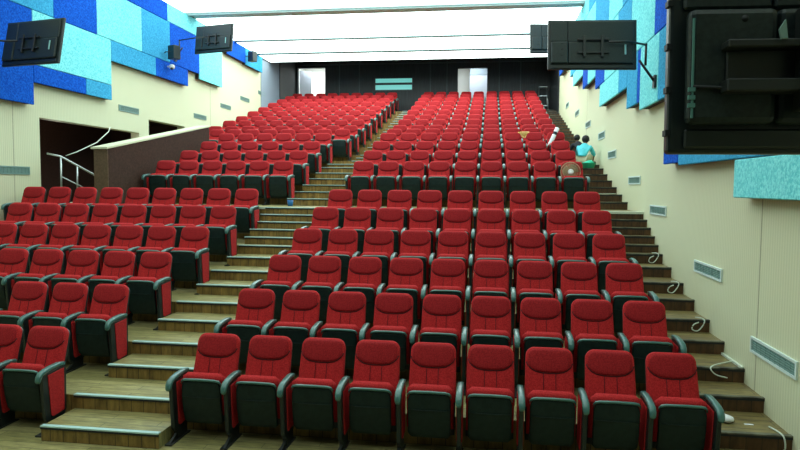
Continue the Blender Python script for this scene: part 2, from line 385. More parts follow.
def seg_z(z0, z1, n, fine=True):
    zs = [z0 + (z1 - 0.09 - z0) * i / n for i in range(n + 1)]
    return zs + [z1 - 0.09 + 0.09 * math.sin(PI/2 * i / 8) for i in range(1, 9)]
def m_backrest():
    bm = B(); loft(bm, [ring(z, hw(z), ht(z), yc(z)) for z in seg_z(0.46, TOPZ - 0.001, 6)])
    return mesh('backrest', bm, 'fabric')
def m_pad():
    # raised head cushion: rounded top, cut corners at the bottom
    P = [(-0.214, 0.84), (-0.209, 0.90)]
    for i in range(9):
        a = PI - PI/2 * i/8; P.append((-0.207 + 0.07 + 0.07*math.cos(a), 0.910 + 0.07*math.sin(a)))
    P += [(-x, z) for x, z in reversed(P)]
    P += [(0.20, 0.822), (0.165, 0.797), (0.13, 0.779), (0.06, 0.771), (0, 0.770), (-0.06, 0.771), (-0.13, 0.779), (-0.165, 0.797), (-0.20, 0.822)]
    cx, cz = 0, 0.875; bm = B(); prev = None; n = Vector((0, -0.945, 0.326))
    for s, d in ((1.0, -0.004), (0.985, 0.006), (0.94, 0.011), (0.75, 0.015), (0.4, 0.016)):
        R = [bm.verts.new(back_front(cx + (x-cx)*s, cz + (z-cz)*s) + n*d) for x, z in P]
        if prev:
            for i in range(len(P)):
                f = bm.faces.new((prev[i], prev[(i+1) % len(P)], R[(i+1) % len(P)], R[i])); f.smooth = True
        prev = R
    c = bm.verts.new(back_front(cx, cz) + n*0.016)
    for i in range(len(P)):
        f = bm.faces.new((prev[i], prev[(i+1) % len(P)], c)); f.smooth = True
    return mesh('headrest_pad', bm, 'fabric_dark')
def m_seam():
    bm = B(); n = Vector((0, -0.945, 0.326))
    for s in (-1, 1): tube(bm, [back_front(s*0.058, z) + n*0.0005 for z in (0.56, 0.63, 0.70, 0.765)], 0.0035, 5)
    crv = [(-0.222, 0.86), (-0.205, 0.825), (-0.175, 0.797), (-0.132, 0.774), (-0.07, 0.764), (0, 0.762)]
    crv += [(-x, z) for x, z in reversed(crv[:-1])]
    tube(bm, [back_front(x, z) + n*0.001 for x, z in crv], 0.0055, 6)
    return mesh('seam', bm, 'seam')
def m_shell():
    bm = B(); loft(bm, [ring(z, hw(z, 0.232, 0.08, 0.975), 0.018, yc(z) + 0.052) for z in [0.15 + (0.885-0.15)*i/4 for i in range(5)] + [0.885 + 0.089*math.sin(PI/2*i/5) for i in range(1, 6)]])
    return mesh('back_shell', bm, 'black')
def m_cushion():
    bm = B(); rings = []
    for i in range(11):
        t = i/10; z = 0.24 + (0.69-0.24)*t
        k = 1 if t < 0.8 else math.sqrt(max(0, 1-((t-0.8)/0.2)**2))*0.9+0.1
        rings.append(ring(z, 0.226 - 0.06*(1-k), 0.075*k, -0.015 - 0.07*t, e=4))
    loft(bm, rings); return mesh('seat_cushion', bm, 'fabric')
def m_under():
    bm = B(); rings = []
    for i in range(13):
        t = i/12; z = 0.17 + (0.632-0.17)*t
        bulge = 0.022*math.sin(PI*min(1, t*1.1)); w_ = 0.205 if 0.08 < t < 0.86 else 0.205 - 0.03*(abs(t-0.5)*2)**6
        rings.append(ring(z, w_, 0.028 if t < 0.93 else 0.02, -0.085 - 0.075*t - bulge, e=5))
    loft(bm, rings)
    tube(bm, [(-0.195, -0.185, 0.475), (-0.1, -0.1895, 0.47), (0.1, -0.1895, 0.47), (0.195, -0.185, 0.475)], 0.004, 5)
    return mesh('seat_shell', bm, 'plastic')
def m_rim():
    bm = B(); P = [(-0.207, -0.158, 0.585), (-0.203, -0.166, 0.612), (-0.185, -0.176, 0.632), (-0.15, -0.182, 0.641), (0, -0.186, 0.645)]
    P += [(-x, y, z) for x, y, z in reversed(P[:-1])]
    tube(bm, P, [0.005, 0.009, 0.013, 0.014, 0.014, 0.014, 0.013, 0.009, 0.005], 8)
    return mesh('shell_rim', bm, 'litplastic')
def m_arm():
    bm = B(); path = [(0.10, 0.655, 0.9), (0.02, 0.665, 1), (-0.10, 0.66, 1), (-0.19, 0.648, 1), (-0.245, 0.632, 1), (-0.272, 0.60, 0.98), (-0.282, 0.565, 0.85), (-0.283, 0.548, 0.5)]
    rings = []
    for i, (y, z, s) in enumerate(path):
        a, b_ = path[max(0, i-1)], path[min(len(path)-1, i+1)]
        t = Vector((0, b_[0]-a[0], b_[1]-a[1])).normalized(); nrm = Vector((0, -t.z, t.y)) * (-1 if t.y > 0 else 1)
        rg = []
        for k in range(14):
            an = 2*PI*k/14; c, q = math.cos(an), math.sin(an)
            rg.append(Vector((0.031*s*math.copysign(abs(c)**0.6, c), y, z)) + nrm * 0.022*s*math.copysign(abs(q)**0.6, q))
        rings.append(rg)
    loft(bm, rings); return mesh('armrest', bm, 'litplastic')
def m_side():
    bm = B(); prism(bm, [(-0.245, 0.595), (-0.23, 0.625), (0.09, 0.64), (0.13, 0.60), (0.12, 0.16), (0.08, 0.10), (-0.17, 0.10), (-0.205, 0.15)], (-0.02, 0.02), 'x'); bevel(bm, 0.006, 1)
    return mesh('side_panel', bm, 'black')
def m_sidepad(s):
    bm = B(); prism(bm, [(-0.165, 0.60), (0.085, 0.615), (0.08, 0.16), (-0.10, 0.145), (-0.125, 0.17)], (0.019*s, 0.028*s) if s > 0 else (0.028*s, 0.019*s), 'x'); bevel(bm, 0.004, 1)
    return mesh('side_pad', bm, 'fabric')
def m_foot():
    bm = B(); box(bm, (-0.02, -0.14, 0.012), (0.02, 0.06, 0.12)); box(bm, (-0.035, -0.30, 0.0), (0.035, 0.10, 0.014)); prism(bm, [(-0.28, 0.014), (-0.14, 0.014), (-0.14, 0.07)], (-0.012, 0.012), 'x')
    return mesh('foot', bm, 'iron')
PM = dict(backrest=m_backrest(), headrest_pad=m_pad(), seam=m_seam(), back_shell=m_shell(), seat_cushion=m_cushion(), seat_shell=m_under(),
          shell_rim=m_rim(), armrest=m_arm(), side_panel=m_side(), pad_l=m_sidepad(-1), pad_r=m_sidepad(1), foot=m_foot())
def part(name, me, parent, loc=(0, 0, 0)):
    o = bpy.data.objects.new(name, me); C.objects.link(o); o.parent = parent; o.location = loc; return o
def side_unit(root, x, pads=(-1, 1)):
    sp = part('side_panel', PM['side_panel'], root, (x, 0, 0))
    for s in pads: part('side_pad', PM['pad_l' if s < 0 else 'pad_r'], sp)
    part('armrest', PM['armrest'], root, (x, 0, 0)); part('foot', PM['foot'], root, (x, 0, 0))
def make_chair(ends):
    """ends: 'l' shared left arm only, 'lr' both arms (last chair of a row)"""
    root = bpy.data.objects.new('auditorium_chair', None); C.objects.link(root); root.empty_display_size = 0.1
    bk = part('backrest', PM['backrest'], root); part('headrest_pad', PM['headrest_pad'], bk); part('seam', PM['seam'], bk)
    part('back_shell', PM['back_shell'], root)
    sc_ = part('seat_cushion', PM['seat_cushion'], root)
    ss = part('seat_shell', PM['seat_shell'], root); part('shell_rim', PM['shell_rim'], ss)
    side_unit(root, -0.285)
    if ends == 'lr': side_unit(root, 0.285)
    return root
def one_mesh(ends):
    """chair too far away to show its parts: the same shapes as one mesh"""
    bm = B(); mats = ['fabric', 'fabric_dark', 'seam', 'black', 'plastic', 'litplastic', 'iron']
    def add(key, x=0.0):
        me = PM[key]; mi = mats.index({'backrest':'fabric','headrest_pad':'fabric_dark','seam':'seam','back_shell':'black','seat_cushion':'fabric','seat_shell':'plastic','shell_rim':'litplastic','armrest':'litplastic','side_panel':'black','pad_l':'fabric','pad_r':'fabric','foot':'iron'}[key])
        n0 = len(bm.faces); v0 = len(bm.verts); bm.from_mesh(me); bm.faces.ensure_lookup_table(); bm.verts.ensure_lookup_table()
        for f in bm.faces[n0:]: f.material_index = mi
        for v in bm.verts[v0:]: v.co.x += x
    for k in ('backrest', 'headrest_pad', 'seam', 'back_shell', 'seat_cushion', 'seat_shell', 'shell_rim'): add(k)
    for x in ((-0.285,) if ends == 'l' else (-0.285, 0.285)):
        for k in ('armrest', 'side_panel', 'pad_l', 'pad_r', 'foot'): add(k, x)
    me = bpy.data.meshes.new('far_chair'); bm.to_mesh(me); bm.free()
    for m in mats: me.materials.append(M[m])
    return me
def copy_tree(o, parent=None):
    c = o.copy(); C.objects.link(c); c.parent = parent
    for ch in o.children: copy_tree(ch, c)
    return c
protos = {}; used = set()
far_me = {e: one_mesh(e) for e in ('l', 'lr')}
rows = []   # (block name, row phrase, group, y, z, [x centres from left to right], far)
S = 0.57
cx = [(i - 4) * S for i in range(9)]
for k in range(6):
    rows.append(('lower centre block', ORD[k], -0.05 + RD*k, 0.3*k, cx, False))
    rows.append(('lower left block', ORD[k], -0.05 + RD*k, 0.3*k, [(-4.26 if k == 0 else (-4.21 if k < 3 else -4.15)) - S*i for i in range(8, -1, -1)], False))
for k in range(14):
    far = k >= 7
    rows.append(('upper centre block', ORD[k], 7.7 + UD*k, ZU[k], cx, far))
    if k < 4: xs = [-4.15 - 0.574*i for i in range(5, -1, -1)]
    else: xs = [-3.86 - 0.012*(k-4) - 0.567*i for i in range(7 if k == 4 else 8, -1, -1)]
    rows.append(('upper left block', ORD[k], 7.7 + UD*k, ZU[k], xs, far))
seats = []
for blk, rw, y, z, xs, far in rows:
    for i, x in enumerate(xs):
        if px(x + 0.27, y + 0.1, z + 0.9)[0] < 3: continue      # outside the photograph
        seats.append((abs((Vector((x, y, z)) - CAM).dot(fwd)), blk, rw, y, z, x, i, len(xs), far))
seats.sort(key=lambda s: s[0])
near, rest = seats[:300], seats[300:]
for d, blk, rw, y, z, x, i, n_, far in near:
    e = 'lr' if i == n_ - 1 else 'l'
    if 'left' in blk:
        j = n_ - 1 - i
        pos = ORD[j] + ' from left aisle' if j else 'at left aisle'
    else:
        pos = 'at left aisle' if i == 0 else ('at right aisle' if i == 8 else ORD[i] + ' from left aisle')
    label = 'red tip-up chair, ' + blk + ', ' + rw + ' row, ' + pos
    if far:
        o = bpy.data.objects.new('auditorium_chair', far_me[e]); C.objects.link(o)
    elif e not in protos:
        o = make_chair(e); protos[e] = o
    else: o = copy_tree(protos[e])
    o.location = (x, y, z)
    o.rotation_euler = (0, 0, random.uniform(-0.008, 0.008))
    tag(o, label, 'chair', 'red tip-up chairs of the ' + blk)
if rest:
    bm = B()
    for d, blk, rw, y, z, x, i, n_, far in rest:
        v0 = len(bm.verts); bm.from_mesh(far_me['lr' if i == n_-1 else 'l']); bm.verts.ensure_lookup_table()
        for v in bm.verts[v0:]: v.co += Vector((x, y, z))
    me = bpy.data.meshes.new('rear_row_chairs'); bm.to_mesh(me); bm.free()
    for m in ('fabric', 'fabric_dark', 'seam', 'black', 'plastic', 'litplastic', 'iron'): me.materials.append(M[m])
    o = bpy.data.objects.new('rear_row_chairs', me); C.objects.link(o)
    tag(o, 'small distant red chairs of the rearmost rows before the dark wall', 'chairs', kind='stuff')
print('SEATS', len(seats), len(rest))

# ------------------------------------------------------------------ acoustic panels
COLW = {'R': 'royal blue', 'M': 'mid blue', 'L': 'light cyan'}
def panel(x0, x1, y0, y1, z0, z1, c, side, where):
    g = 0.005; sgn = 1 if side == 'left' else -1
    wall = XL if side == 'left' else XR
    t = thing('acoustic_panel', COLW[c] + ' felt panel ' + where, 'wall panel', (wall + sgn*0.012, (y0+y1)/2, (z0+z1)/2), group='felt panels on the %s wall' % side)
    hy, hz = (y1-y0)/2 - g, (z1-z0)/2 - g
    bm = B(); xa, xb = sgn*0.115, sgn*0.16
    box(bm, (min(xa, xb), -hy, -hz), (max(xa, xb), hy, hz)); bevel(bm, 0.01, 1)
    obj('felt_face', bm, {'R': 'R', 'M': 'Mb', 'L': 'L'}[c], t)
    bm = B(); xa, xb = 0.0, sgn*0.115; i = 0.012
    box(bm, (min(xa, xb), -hy+i, -hz+i), (max(xa, xb), hy-i, hz-i)); obj('backing_shade', bm, 'backing', t, label='dark brown backing, shade under the felt painted in')
M['backing'] = mat('shade_brown_backing', (0.035, 0.022, 0.018), 0.8)  # shadow below and behind the felt put into this dark brown
LEFT = [
 (2.9, 6.15, 4.22, 6.2, 'R', 'left of and under the near left television, lowest on its wall'),
 (6.15, 8.93, 5.07, 6.2, 'L', 'right beside the near left television'),
 (6.15, 7.9, 4.69, 5.07, 'R', 'narrow strip below the near left television'),
 (7.9, 8.93, 4.69, 5.07, 'M', 'small, over the open brown entrance'),
 (4.6, 6.82, 6.2, 7.4, 'M', 'above the near left television, touching the frame top'),
 (6.82, 8.37, 6.2, 7.4, 'R', 'at the frame top, above the light panel by near left television'),
 (8.37, 10.38, 6.2, 7.4, 'L', 'largest pale one between two blue panels, left wall'),
 (8.93, 11.1, 5.68, 6.2, 'M', 'low strip under the largest pale left panel'),
 (11.1, 13.05, 5.68, 6.2, 'R', 'low, under the far left speaker box and white bulb'),
 (10.38, 11.93, 6.2, 7.4, 'M', 'left of the far left speaker box'),
 (11.93, 13.85, 6.2, 7.4, 'R', 'right behind the far left speaker box'),
 (13.85, 15.65, 6.04, 7.4, 'L', 'below the far left television'),
 (9.0, 11.8, 7.4, 7.93, 'R', 'at the ceiling, left of the wide grey beam'),
 (11.8, 14.4, 7.4, 7.93, 'L', 'at the ceiling, above the far left television'),
 (14.4, 16.1, 7.4, 7.93, 'M', 'at the ceiling, behind the far left television'),
 (16.1, 17.85, 7.32, 7.93, 'R', 'right of the far left television, under the ceiling'),
 (17.85, 19.7, 7.27, 7.93, 'M', 'rearmost on the left wall, under the ceiling'),
]
for y0, y1, z0, z1, c, wh in LEFT: panel(0, 0, y0, y1, z0, z1, c, 'left', wh)
RIGHT = [
 (-3.0, 1.30, 2.48, 2.90, 'L', 'lowest on the right wall, at the right frame edge'),
 (-3.0, 0.4, 2.90, 3.97, 'L', 'right wall, just above the lowest light one'),
 (0.4, 3.38, 2.90, 3.97, 'M', 'right wall, under the big near television'),
 (3.38, 4.15, 2.94, 3.97, 'R', 'right wall, at lower left corner of the big near television'),
 (3.55, 4.62, 3.97, 5.08, 'M', 'right wall, strip left beside the big near television'),
 (4.62, 5.86, 3.97, 5.08, 'L', 'right wall, tall one left of the big near television'),
 (5.86, 6.08, 4.12, 5.08, 'R', 'right wall, sliver behind the middle television bracket'),
 (6.08, 6.95, 4.12, 5.08, 'M', 'right wall, behind foot of the middle television bracket'),
 (6.95, 7.8, 4.55, 5.08, 'M', 'right wall, lower one just under the middle television right end'),
 (7.8, 10.1, 4.55, 5.08, 'L', 'right wall, low pale one under the middle television'),
 (3.2, 4.05, 5.08, 6.27, 'L', 'right wall, high behind the big near television'),
 (4.05, 4.95, 5.08, 6.27, 'R', 'right wall, high up left of the big near television'),
 (4.95, 6.7, 5.08, 6.27, 'L', 'right wall, broad one right of the middle television'),
 (6.7, 8.0, 5.08, 6.27, 'M', 'right wall, behind right end of the middle television'),
 (8.0, 9.5, 5.08, 6.27, 'L', 'right wall, behind centre of the middle television'),
 (9.5, 10.8, 5.08, 6.27, 'R', 'right wall, below centre of the middle television'),
 (10.8, 12.1, 5.42, 6.27, 'L', 'right wall, narrow one below the middle television left half'),
 (12.1, 13.05, 5.42, 6.27, 'R', 'right wall, narrow one below the middle television'),
 (13.05, 15.3, 5.85, 6.27, 'L', 'right wall, rearmost low one by the cream edge'),
 (4.6, 6.6, 6.27, 7.4, 'L', 'right wall, topmost between middle and big televisions'),
 (6.6, 7.6, 6.27, 7.4, 'M', 'right wall, at frame top above the middle television bracket'),
 (7.6, 9.1, 6.27, 7.4, 'L', 'right wall, at frame top above the middle television'),
 (9.1, 11.0, 6.27, 7.4, 'M', 'right wall, above the centre of the middle television'),
 (11.0, 13.0, 6.27, 7.4, 'L', 'right wall, above the left half of the middle television'),
 (13.0, 16.0, 6.27, 7.4, 'M', 'right wall, at the ceiling end above the middle television'),
 (8.6, 12.2, 7.4, 7.93, 'M', 'right wall, at the ceiling, nearer one of the two top strips'),
 (12.2, 15.98, 7.4, 7.93, 'L', 'right wall, at the ceiling, farther one of the two top strips'),
 (16.02, 19.5, 6.9, 7.93, 'R', 'right wall, behind the small far television'),
]
for y0, y1, z0, z1, c, wh in RIGHT: panel(0, 0, y0, y1, z0, z1, c, 'right', wh)

# ------------------------------------------------------------------ wall vents
def vent(side, yc_, zc_, L, H, label, white=True):
    t = thing('wall_vent', label, 'vent', (XL if side == 'left' else XR, yc_, zc_), (0, 0, 0 if side == 'left' else PI), 'vents on the %s wall' % side)
    f = 0.025; a, h = L/2, H/2; bm = B()
    box(bm, (0, -a, -h), (0.02, a, -h+f)); box(bm, (0, -a, h-f), (0.02, a, h)); box(bm, (0, -a, -h+f), (0.02, -a+f, h-f)); box(bm, (0, a-f, -h+f), (0.02, a, h-f))
    obj('frame', bm, 'ventwhite' if white else 'ventgrey', t)
    bm = B(); box(bm, (0.0, -a+f, -h+f), (0.004, a-f, h-f)); n_ = 5
    for i in range(n_):
        z = -h + f + (H-2*f)*(i+0.5)/n_; box(bm, (0.004, -a+f, z-0.004), (0.014, a-f, z+0.004))
    nv = 9
    for i in range(1, nv):
        y = -a + f + (L-2*f)*i/nv; box(bm, (0.004, y-0.003, -h+f), (0.012, y+0.003, h-f))
    obj('grille', bm, 'ventgrey', t)
RV = [(0.56, 0.93, 1.02, 0.17, 'white framed vent nearest the right frame edge, lowest on right wall'),
      (2.5, 1.53, 1.03, 0.16, 'white framed vent second from the bottom on the right wall'),
      (5.0, 2.21, 1.0, 0.16, 'grey vent on the right wall level with the cross walkway'),
      (6.8, 2.73, 1.0, 0.16, 'grey vent on right wall, next above the walkway one'),
      (9.15, 3.35, 0.95, 0.18, 'grey vent on right wall, lower right of crouching person'),
      (10.6, 3.9, 0.9, 0.18, 'small vent on the right wall just right of the crouching person head'),
      (12.9, 4.4, 0.9, 0.18, 'small vent on the right wall directly above the crouching person'),
      (15.3, 5.0, 0.9, 0.18, 'faint small vent on right wall, second from the rear'),
      (18.0, 5.6, 0.9, 0.18, 'faint small vent on right wall, rearmost')]
for y, z, L_, H_, lb in RV: vent('right', y, z, L_, H_, lb)
LV = [(5.68, 2.84, 0.95, 0.17, 'long grey vent at left frame edge, left of the brown entrance'),
      (9.95, 4.58, 0.95, 0.16, 'grey vent above the parapet on the left wall'),
      (14.2, 4.85, 0.9, 0.15, 'grey vent right of the parapet end, lowest of the rear left ones'),
      (16.3, 5.45, 0.9, 0.15, 'grey vent fourth from the front on the left wall'),
      (18.15, 5.97, 0.9, 0.15, 'grey vent second from the rear on the left wall'),
      (20.05, 6.47, 0.8, 0.15, 'grey vent rearmost on the left wall by the dark corner')]
for y, z, L_, H_, lb in LV: vent('left', y, z, L_, H_, lb, False)

# ------------------------------------------------------------------ televisions
def television(loc, yaw, tilt, W, H, label, arm_to, detail=True):
    """screen faces the seats (+y); the casing back faces the stage"""
    t = thing('television', label, 'television', loc, (0, 0, 0))
    R_ = Matrix.Rotation(yaw, 4, 'Z') @ Matrix.Rotation(tilt, 4, 'X')
    def place(o): o.matrix_local = R_; return o
    a, h = W/2, H/2
    bm = B(); box(bm, (-a, -0.03, -h), (a, 0.02, h)); bevel(bm, 0.012, 2); cs = place(obj('casing', bm, 'black', t))
    bm = B(); box(bm, (-a+.015, 0.0205, -h+.015), (a-.015, 0.024, h-.015)); obj('screen', bm, 'screen', cs)
    # rear cover: flat upper part, raised lower housings, ribs, screws and a socket strip
    bm = B(); box(bm, (-a*.945, -0.05, h*.12), (-a*.56, -0.03, h*.93)); bevel(bm, 0.008, 1); cv = obj('rear_cover', bm, 'plasticTV', cs)
    bm = B(); box(bm, (-a*.55, -0.05, h*.12), (a*.93, -0.03, h*.93)); bevel(bm, 0.008, 1); obj('upper_cover', bm, 'plasticTV', cv)
    bm = B(); box(bm, (-a*.935, -0.09, -h*.78), (-a*.555, -0.03, h*.10)); bevel(bm, 0.02, 2); obj('rear_housing', bm, 'plasticTV', cv)
    bm = B(); box(bm, (-a*.545, -0.08, -h*.78), (a*.91, -0.03, h*.10)); bevel(bm, 0.018, 2); obj('rear_housing', bm, 'plasticTV', cv)
    bm = B(); box(bm, (-a*.93, -0.045, -h*.96), (a*.93, -0.03, -h*.81)); bevel(bm, 0.006, 1); obj('lower_cover', bm, 'black', cv)
    if detail:
      bm = B(); tube(bm, [(-a*.92, -0.093, -h*.50), (-a*.6, -0.1, -h*.53), (-a*.3, -0.1, -h*.51), (a*.6, -0.095, -h*.51)], 0.006, 6); obj('power_cable', bm, 'rubber', cv)
    if detail:
        for k in range(6):
            z = -h*.86 + k*h*0.34
            for sx in (-1, 1): bxo('side_clip', (sx*a-0.008, -0.034, z), (sx*a+0.008, 0.0, z+0.02), 'rubber', cs)
        bm = B(); box(bm, (-a*.925, -0.096, -h*.74), (-a*.917, -0.088, h*.02)); obj('edge_strip', bm, 'plasticRim', cv, label='pale teal edge strip')
        for k in range(3):
            bxo('socket', (-a*.94, -0.098, -h*.66+k*.026), (-a*.91, -0.088, -h*.66+k*.026+.014), 'plasticRim', cv, label='pale teal socket')
    for z in (h*.015, -h*.22, -h*.455):
        bm = B(); lathe(bm, [(0.012, -0.096), (0.012, -0.088)], (-a*.70, 0.005, z), 10, 'y'); obj('screw_hole', bm, 'rubber', cv)
    # wall bracket: plate with two rails, arm to the wall
    if detail:
        bm = B(); box(bm, (-a*.80, -0.15, -0.10), (a*.80, -0.07, -0.075)); box(bm, (-a*.80, -0.15, -0.24), (a*.80, -0.07, -0.20)); box(bm, (-a*.78, -0.10, -0.2), (a*.78, -0.07, -0.10))
        for x in (-a*.45, a*.45): box(bm, (x-.03, -0.17, -0.30), (x+.03, -0.09, 0.03))
        bevel(bm, 0.004, 1); br_ = obj('mount_bracket', bm, 'iron', cs)
        bm = B(); prism(bm, [(-a*.60, -0.05), (-a*.575, -0.02), (-a*.565, -0.08), (-a*.59, -0.08)], (-0.165, -0.155), 'y'); obj('lock_tab', bm, 'ventgrey', br_)
    else:
        bm = B(); box(bm, (-a*.35, -0.12, -0.16), (a*.35, -0.08, -0.13)); box(bm, (-a*.35, -0.12, 0.05), (a*.35, -0.08, 0.08))
        for x in (-a*.2, a*.2): box(bm, (x-.02, -0.13, -0.22), (x+.02, -0.09, 0.12))
        bevel(bm, 0.004, 1); obj('mount_bracket', bm, 'iron', cs)
        bxo('edge_slot', (a*.70, -0.1, -h*.45), (a*.74, -0.085, -h*.05), 'slot', cv, 0.005, label='pale slot near the casing edge')
    tgt = Vector(arm_to) - Vector(loc); s = 1 if tgt.x > 0 else -1
    xe = tgt.x - s*0.16
    bm = B(); tube(bm, [(s*a*.35, -0.12, 0.02), (s*a*.75, -0.13, 0.02), (xe, tgt.y-0.05, 0.02)], 0.018, 8); tube(bm, [(xe, tgt.y-0.05, 0.04), (xe, tgt.y-.05, tgt.z*.55)], 0.02, 6)
    tube(bm, [(xe - s*0.1, tgt.y-.05, tgt.z*.4), (xe, tgt.y-.05, tgt.z*.65), (tgt.x, tgt.y, tgt.z)], 0.02, 6)
    box(bm, (tgt.x-.02, tgt.y-.06, tgt.z-.10), (tgt.x+.02, tgt.y+.06, tgt.z+.10)); obj('wall_arm', bm, 'iron', t)
    return t
M['plasticTV'] = noisy(mat('tv_back_plastic', (0.012, 0.022, 0.022), 0.45), (0.008, 0.016, 0.017), (0.018, 0.03, 0.03), nscale=60)
M['slot'] = mat('pale_slot', (0.25, 0.50, 0.50), 0.5)
M['plasticRim'] = mat('tv_pale_edge', (0.10, 0.26, 0.24), 0.4)
television((1.855, -3.7, 3.13), math.radians(2), math.radians(-2), 1.46, 0.86, 'big near black television back filling the upper right corner', (XR-.02, -3.8, 3.0))
television((2.12, 4.55, 4.86), math.radians(5), math.radians(-5), 1.40, 0.80, 'middle black television back on the right wall, right of the small one', (XR-.19, 4.75, 4.3), False)
television((2.24, 11.6, 6.56), math.radians(8), math.radians(-6), 1.40, 0.80, 'small far black television back on right, partly behind the middle one', (XR-.19, 11.8, 6.45), False)
television((-7.87, 4.75, 5.17), math.radians(-11), math.radians(-11), 1.38, 0.86, 'black television back on the left wall nearest the left frame edge', (XL+.19, 4.3, 4.85), False)
television((-7.62, 12.0, 6.89), math.radians(-13), math.radians(-7), 1.32, 0.84, 'smaller far black television back on the left wall under ceiling', (XL+.19, 12.2, 6.4), False)
def speaker(loc, rz, label):
    t = thing('wall_speaker', label, 'speaker', loc, (0, 0, rz))
    bm = B(); box(bm, (-0.14, -0.12, -0.2), (0.14, 0.12, 0.2)); bevel(bm, 0.02, 2); obj('cabinet', bm, 'black', t)
    bm = B(); box(bm, (-0.12, 0.12, -0.18), (0.12, 0.13, 0.18)); obj('grille', bm, 'iron', t)
    bm = B(); tube(bm, [(0, -0.1, 0), (-0.12, -0.2, 0), (-0.27, -0.12, 0)], 0.015); obj('bracket', bm, 'iron', t)
speaker((-8.66, 11.55, 6.42), math.radians(-25), 'small black speaker box on the left wall before the far television')
speaker((-8.72, 17.9, 7.58), math.radians(-25), 'small dark speaker box at the left ceiling corner, rearmost')
def dome(loc, label):
    t = thing('wall_camera', label, 'camera', loc)
    bm = B(); lathe(bm, [(0.07, -0.02), (0.085, 0.0), (0.085, 0.05), (0.06, 0.09), (0.02, 0.105)], (0, 0, 0), 18, 'z'); obj('dome', bm, 'white', t)
    bm = B(); box(bm, (-0.18, -0.02, 0.02), (-0.06, 0.02, 0.05)); obj('arm', bm, 'white', t)
    bm = B(); lathe(bm, [(0.03, 0.0), (0.045, -0.04), (0.02, -0.07)], (0.02, -0.05, 0.0), 14, 'z'); obj('lens', bm, 'rubber', t)
dome((-8.84, 4.9, 4.72), 'small white dome camera below the near left television')
dome((-8.84, 11.75, 6.02), 'small white dome camera below the far left speaker box')

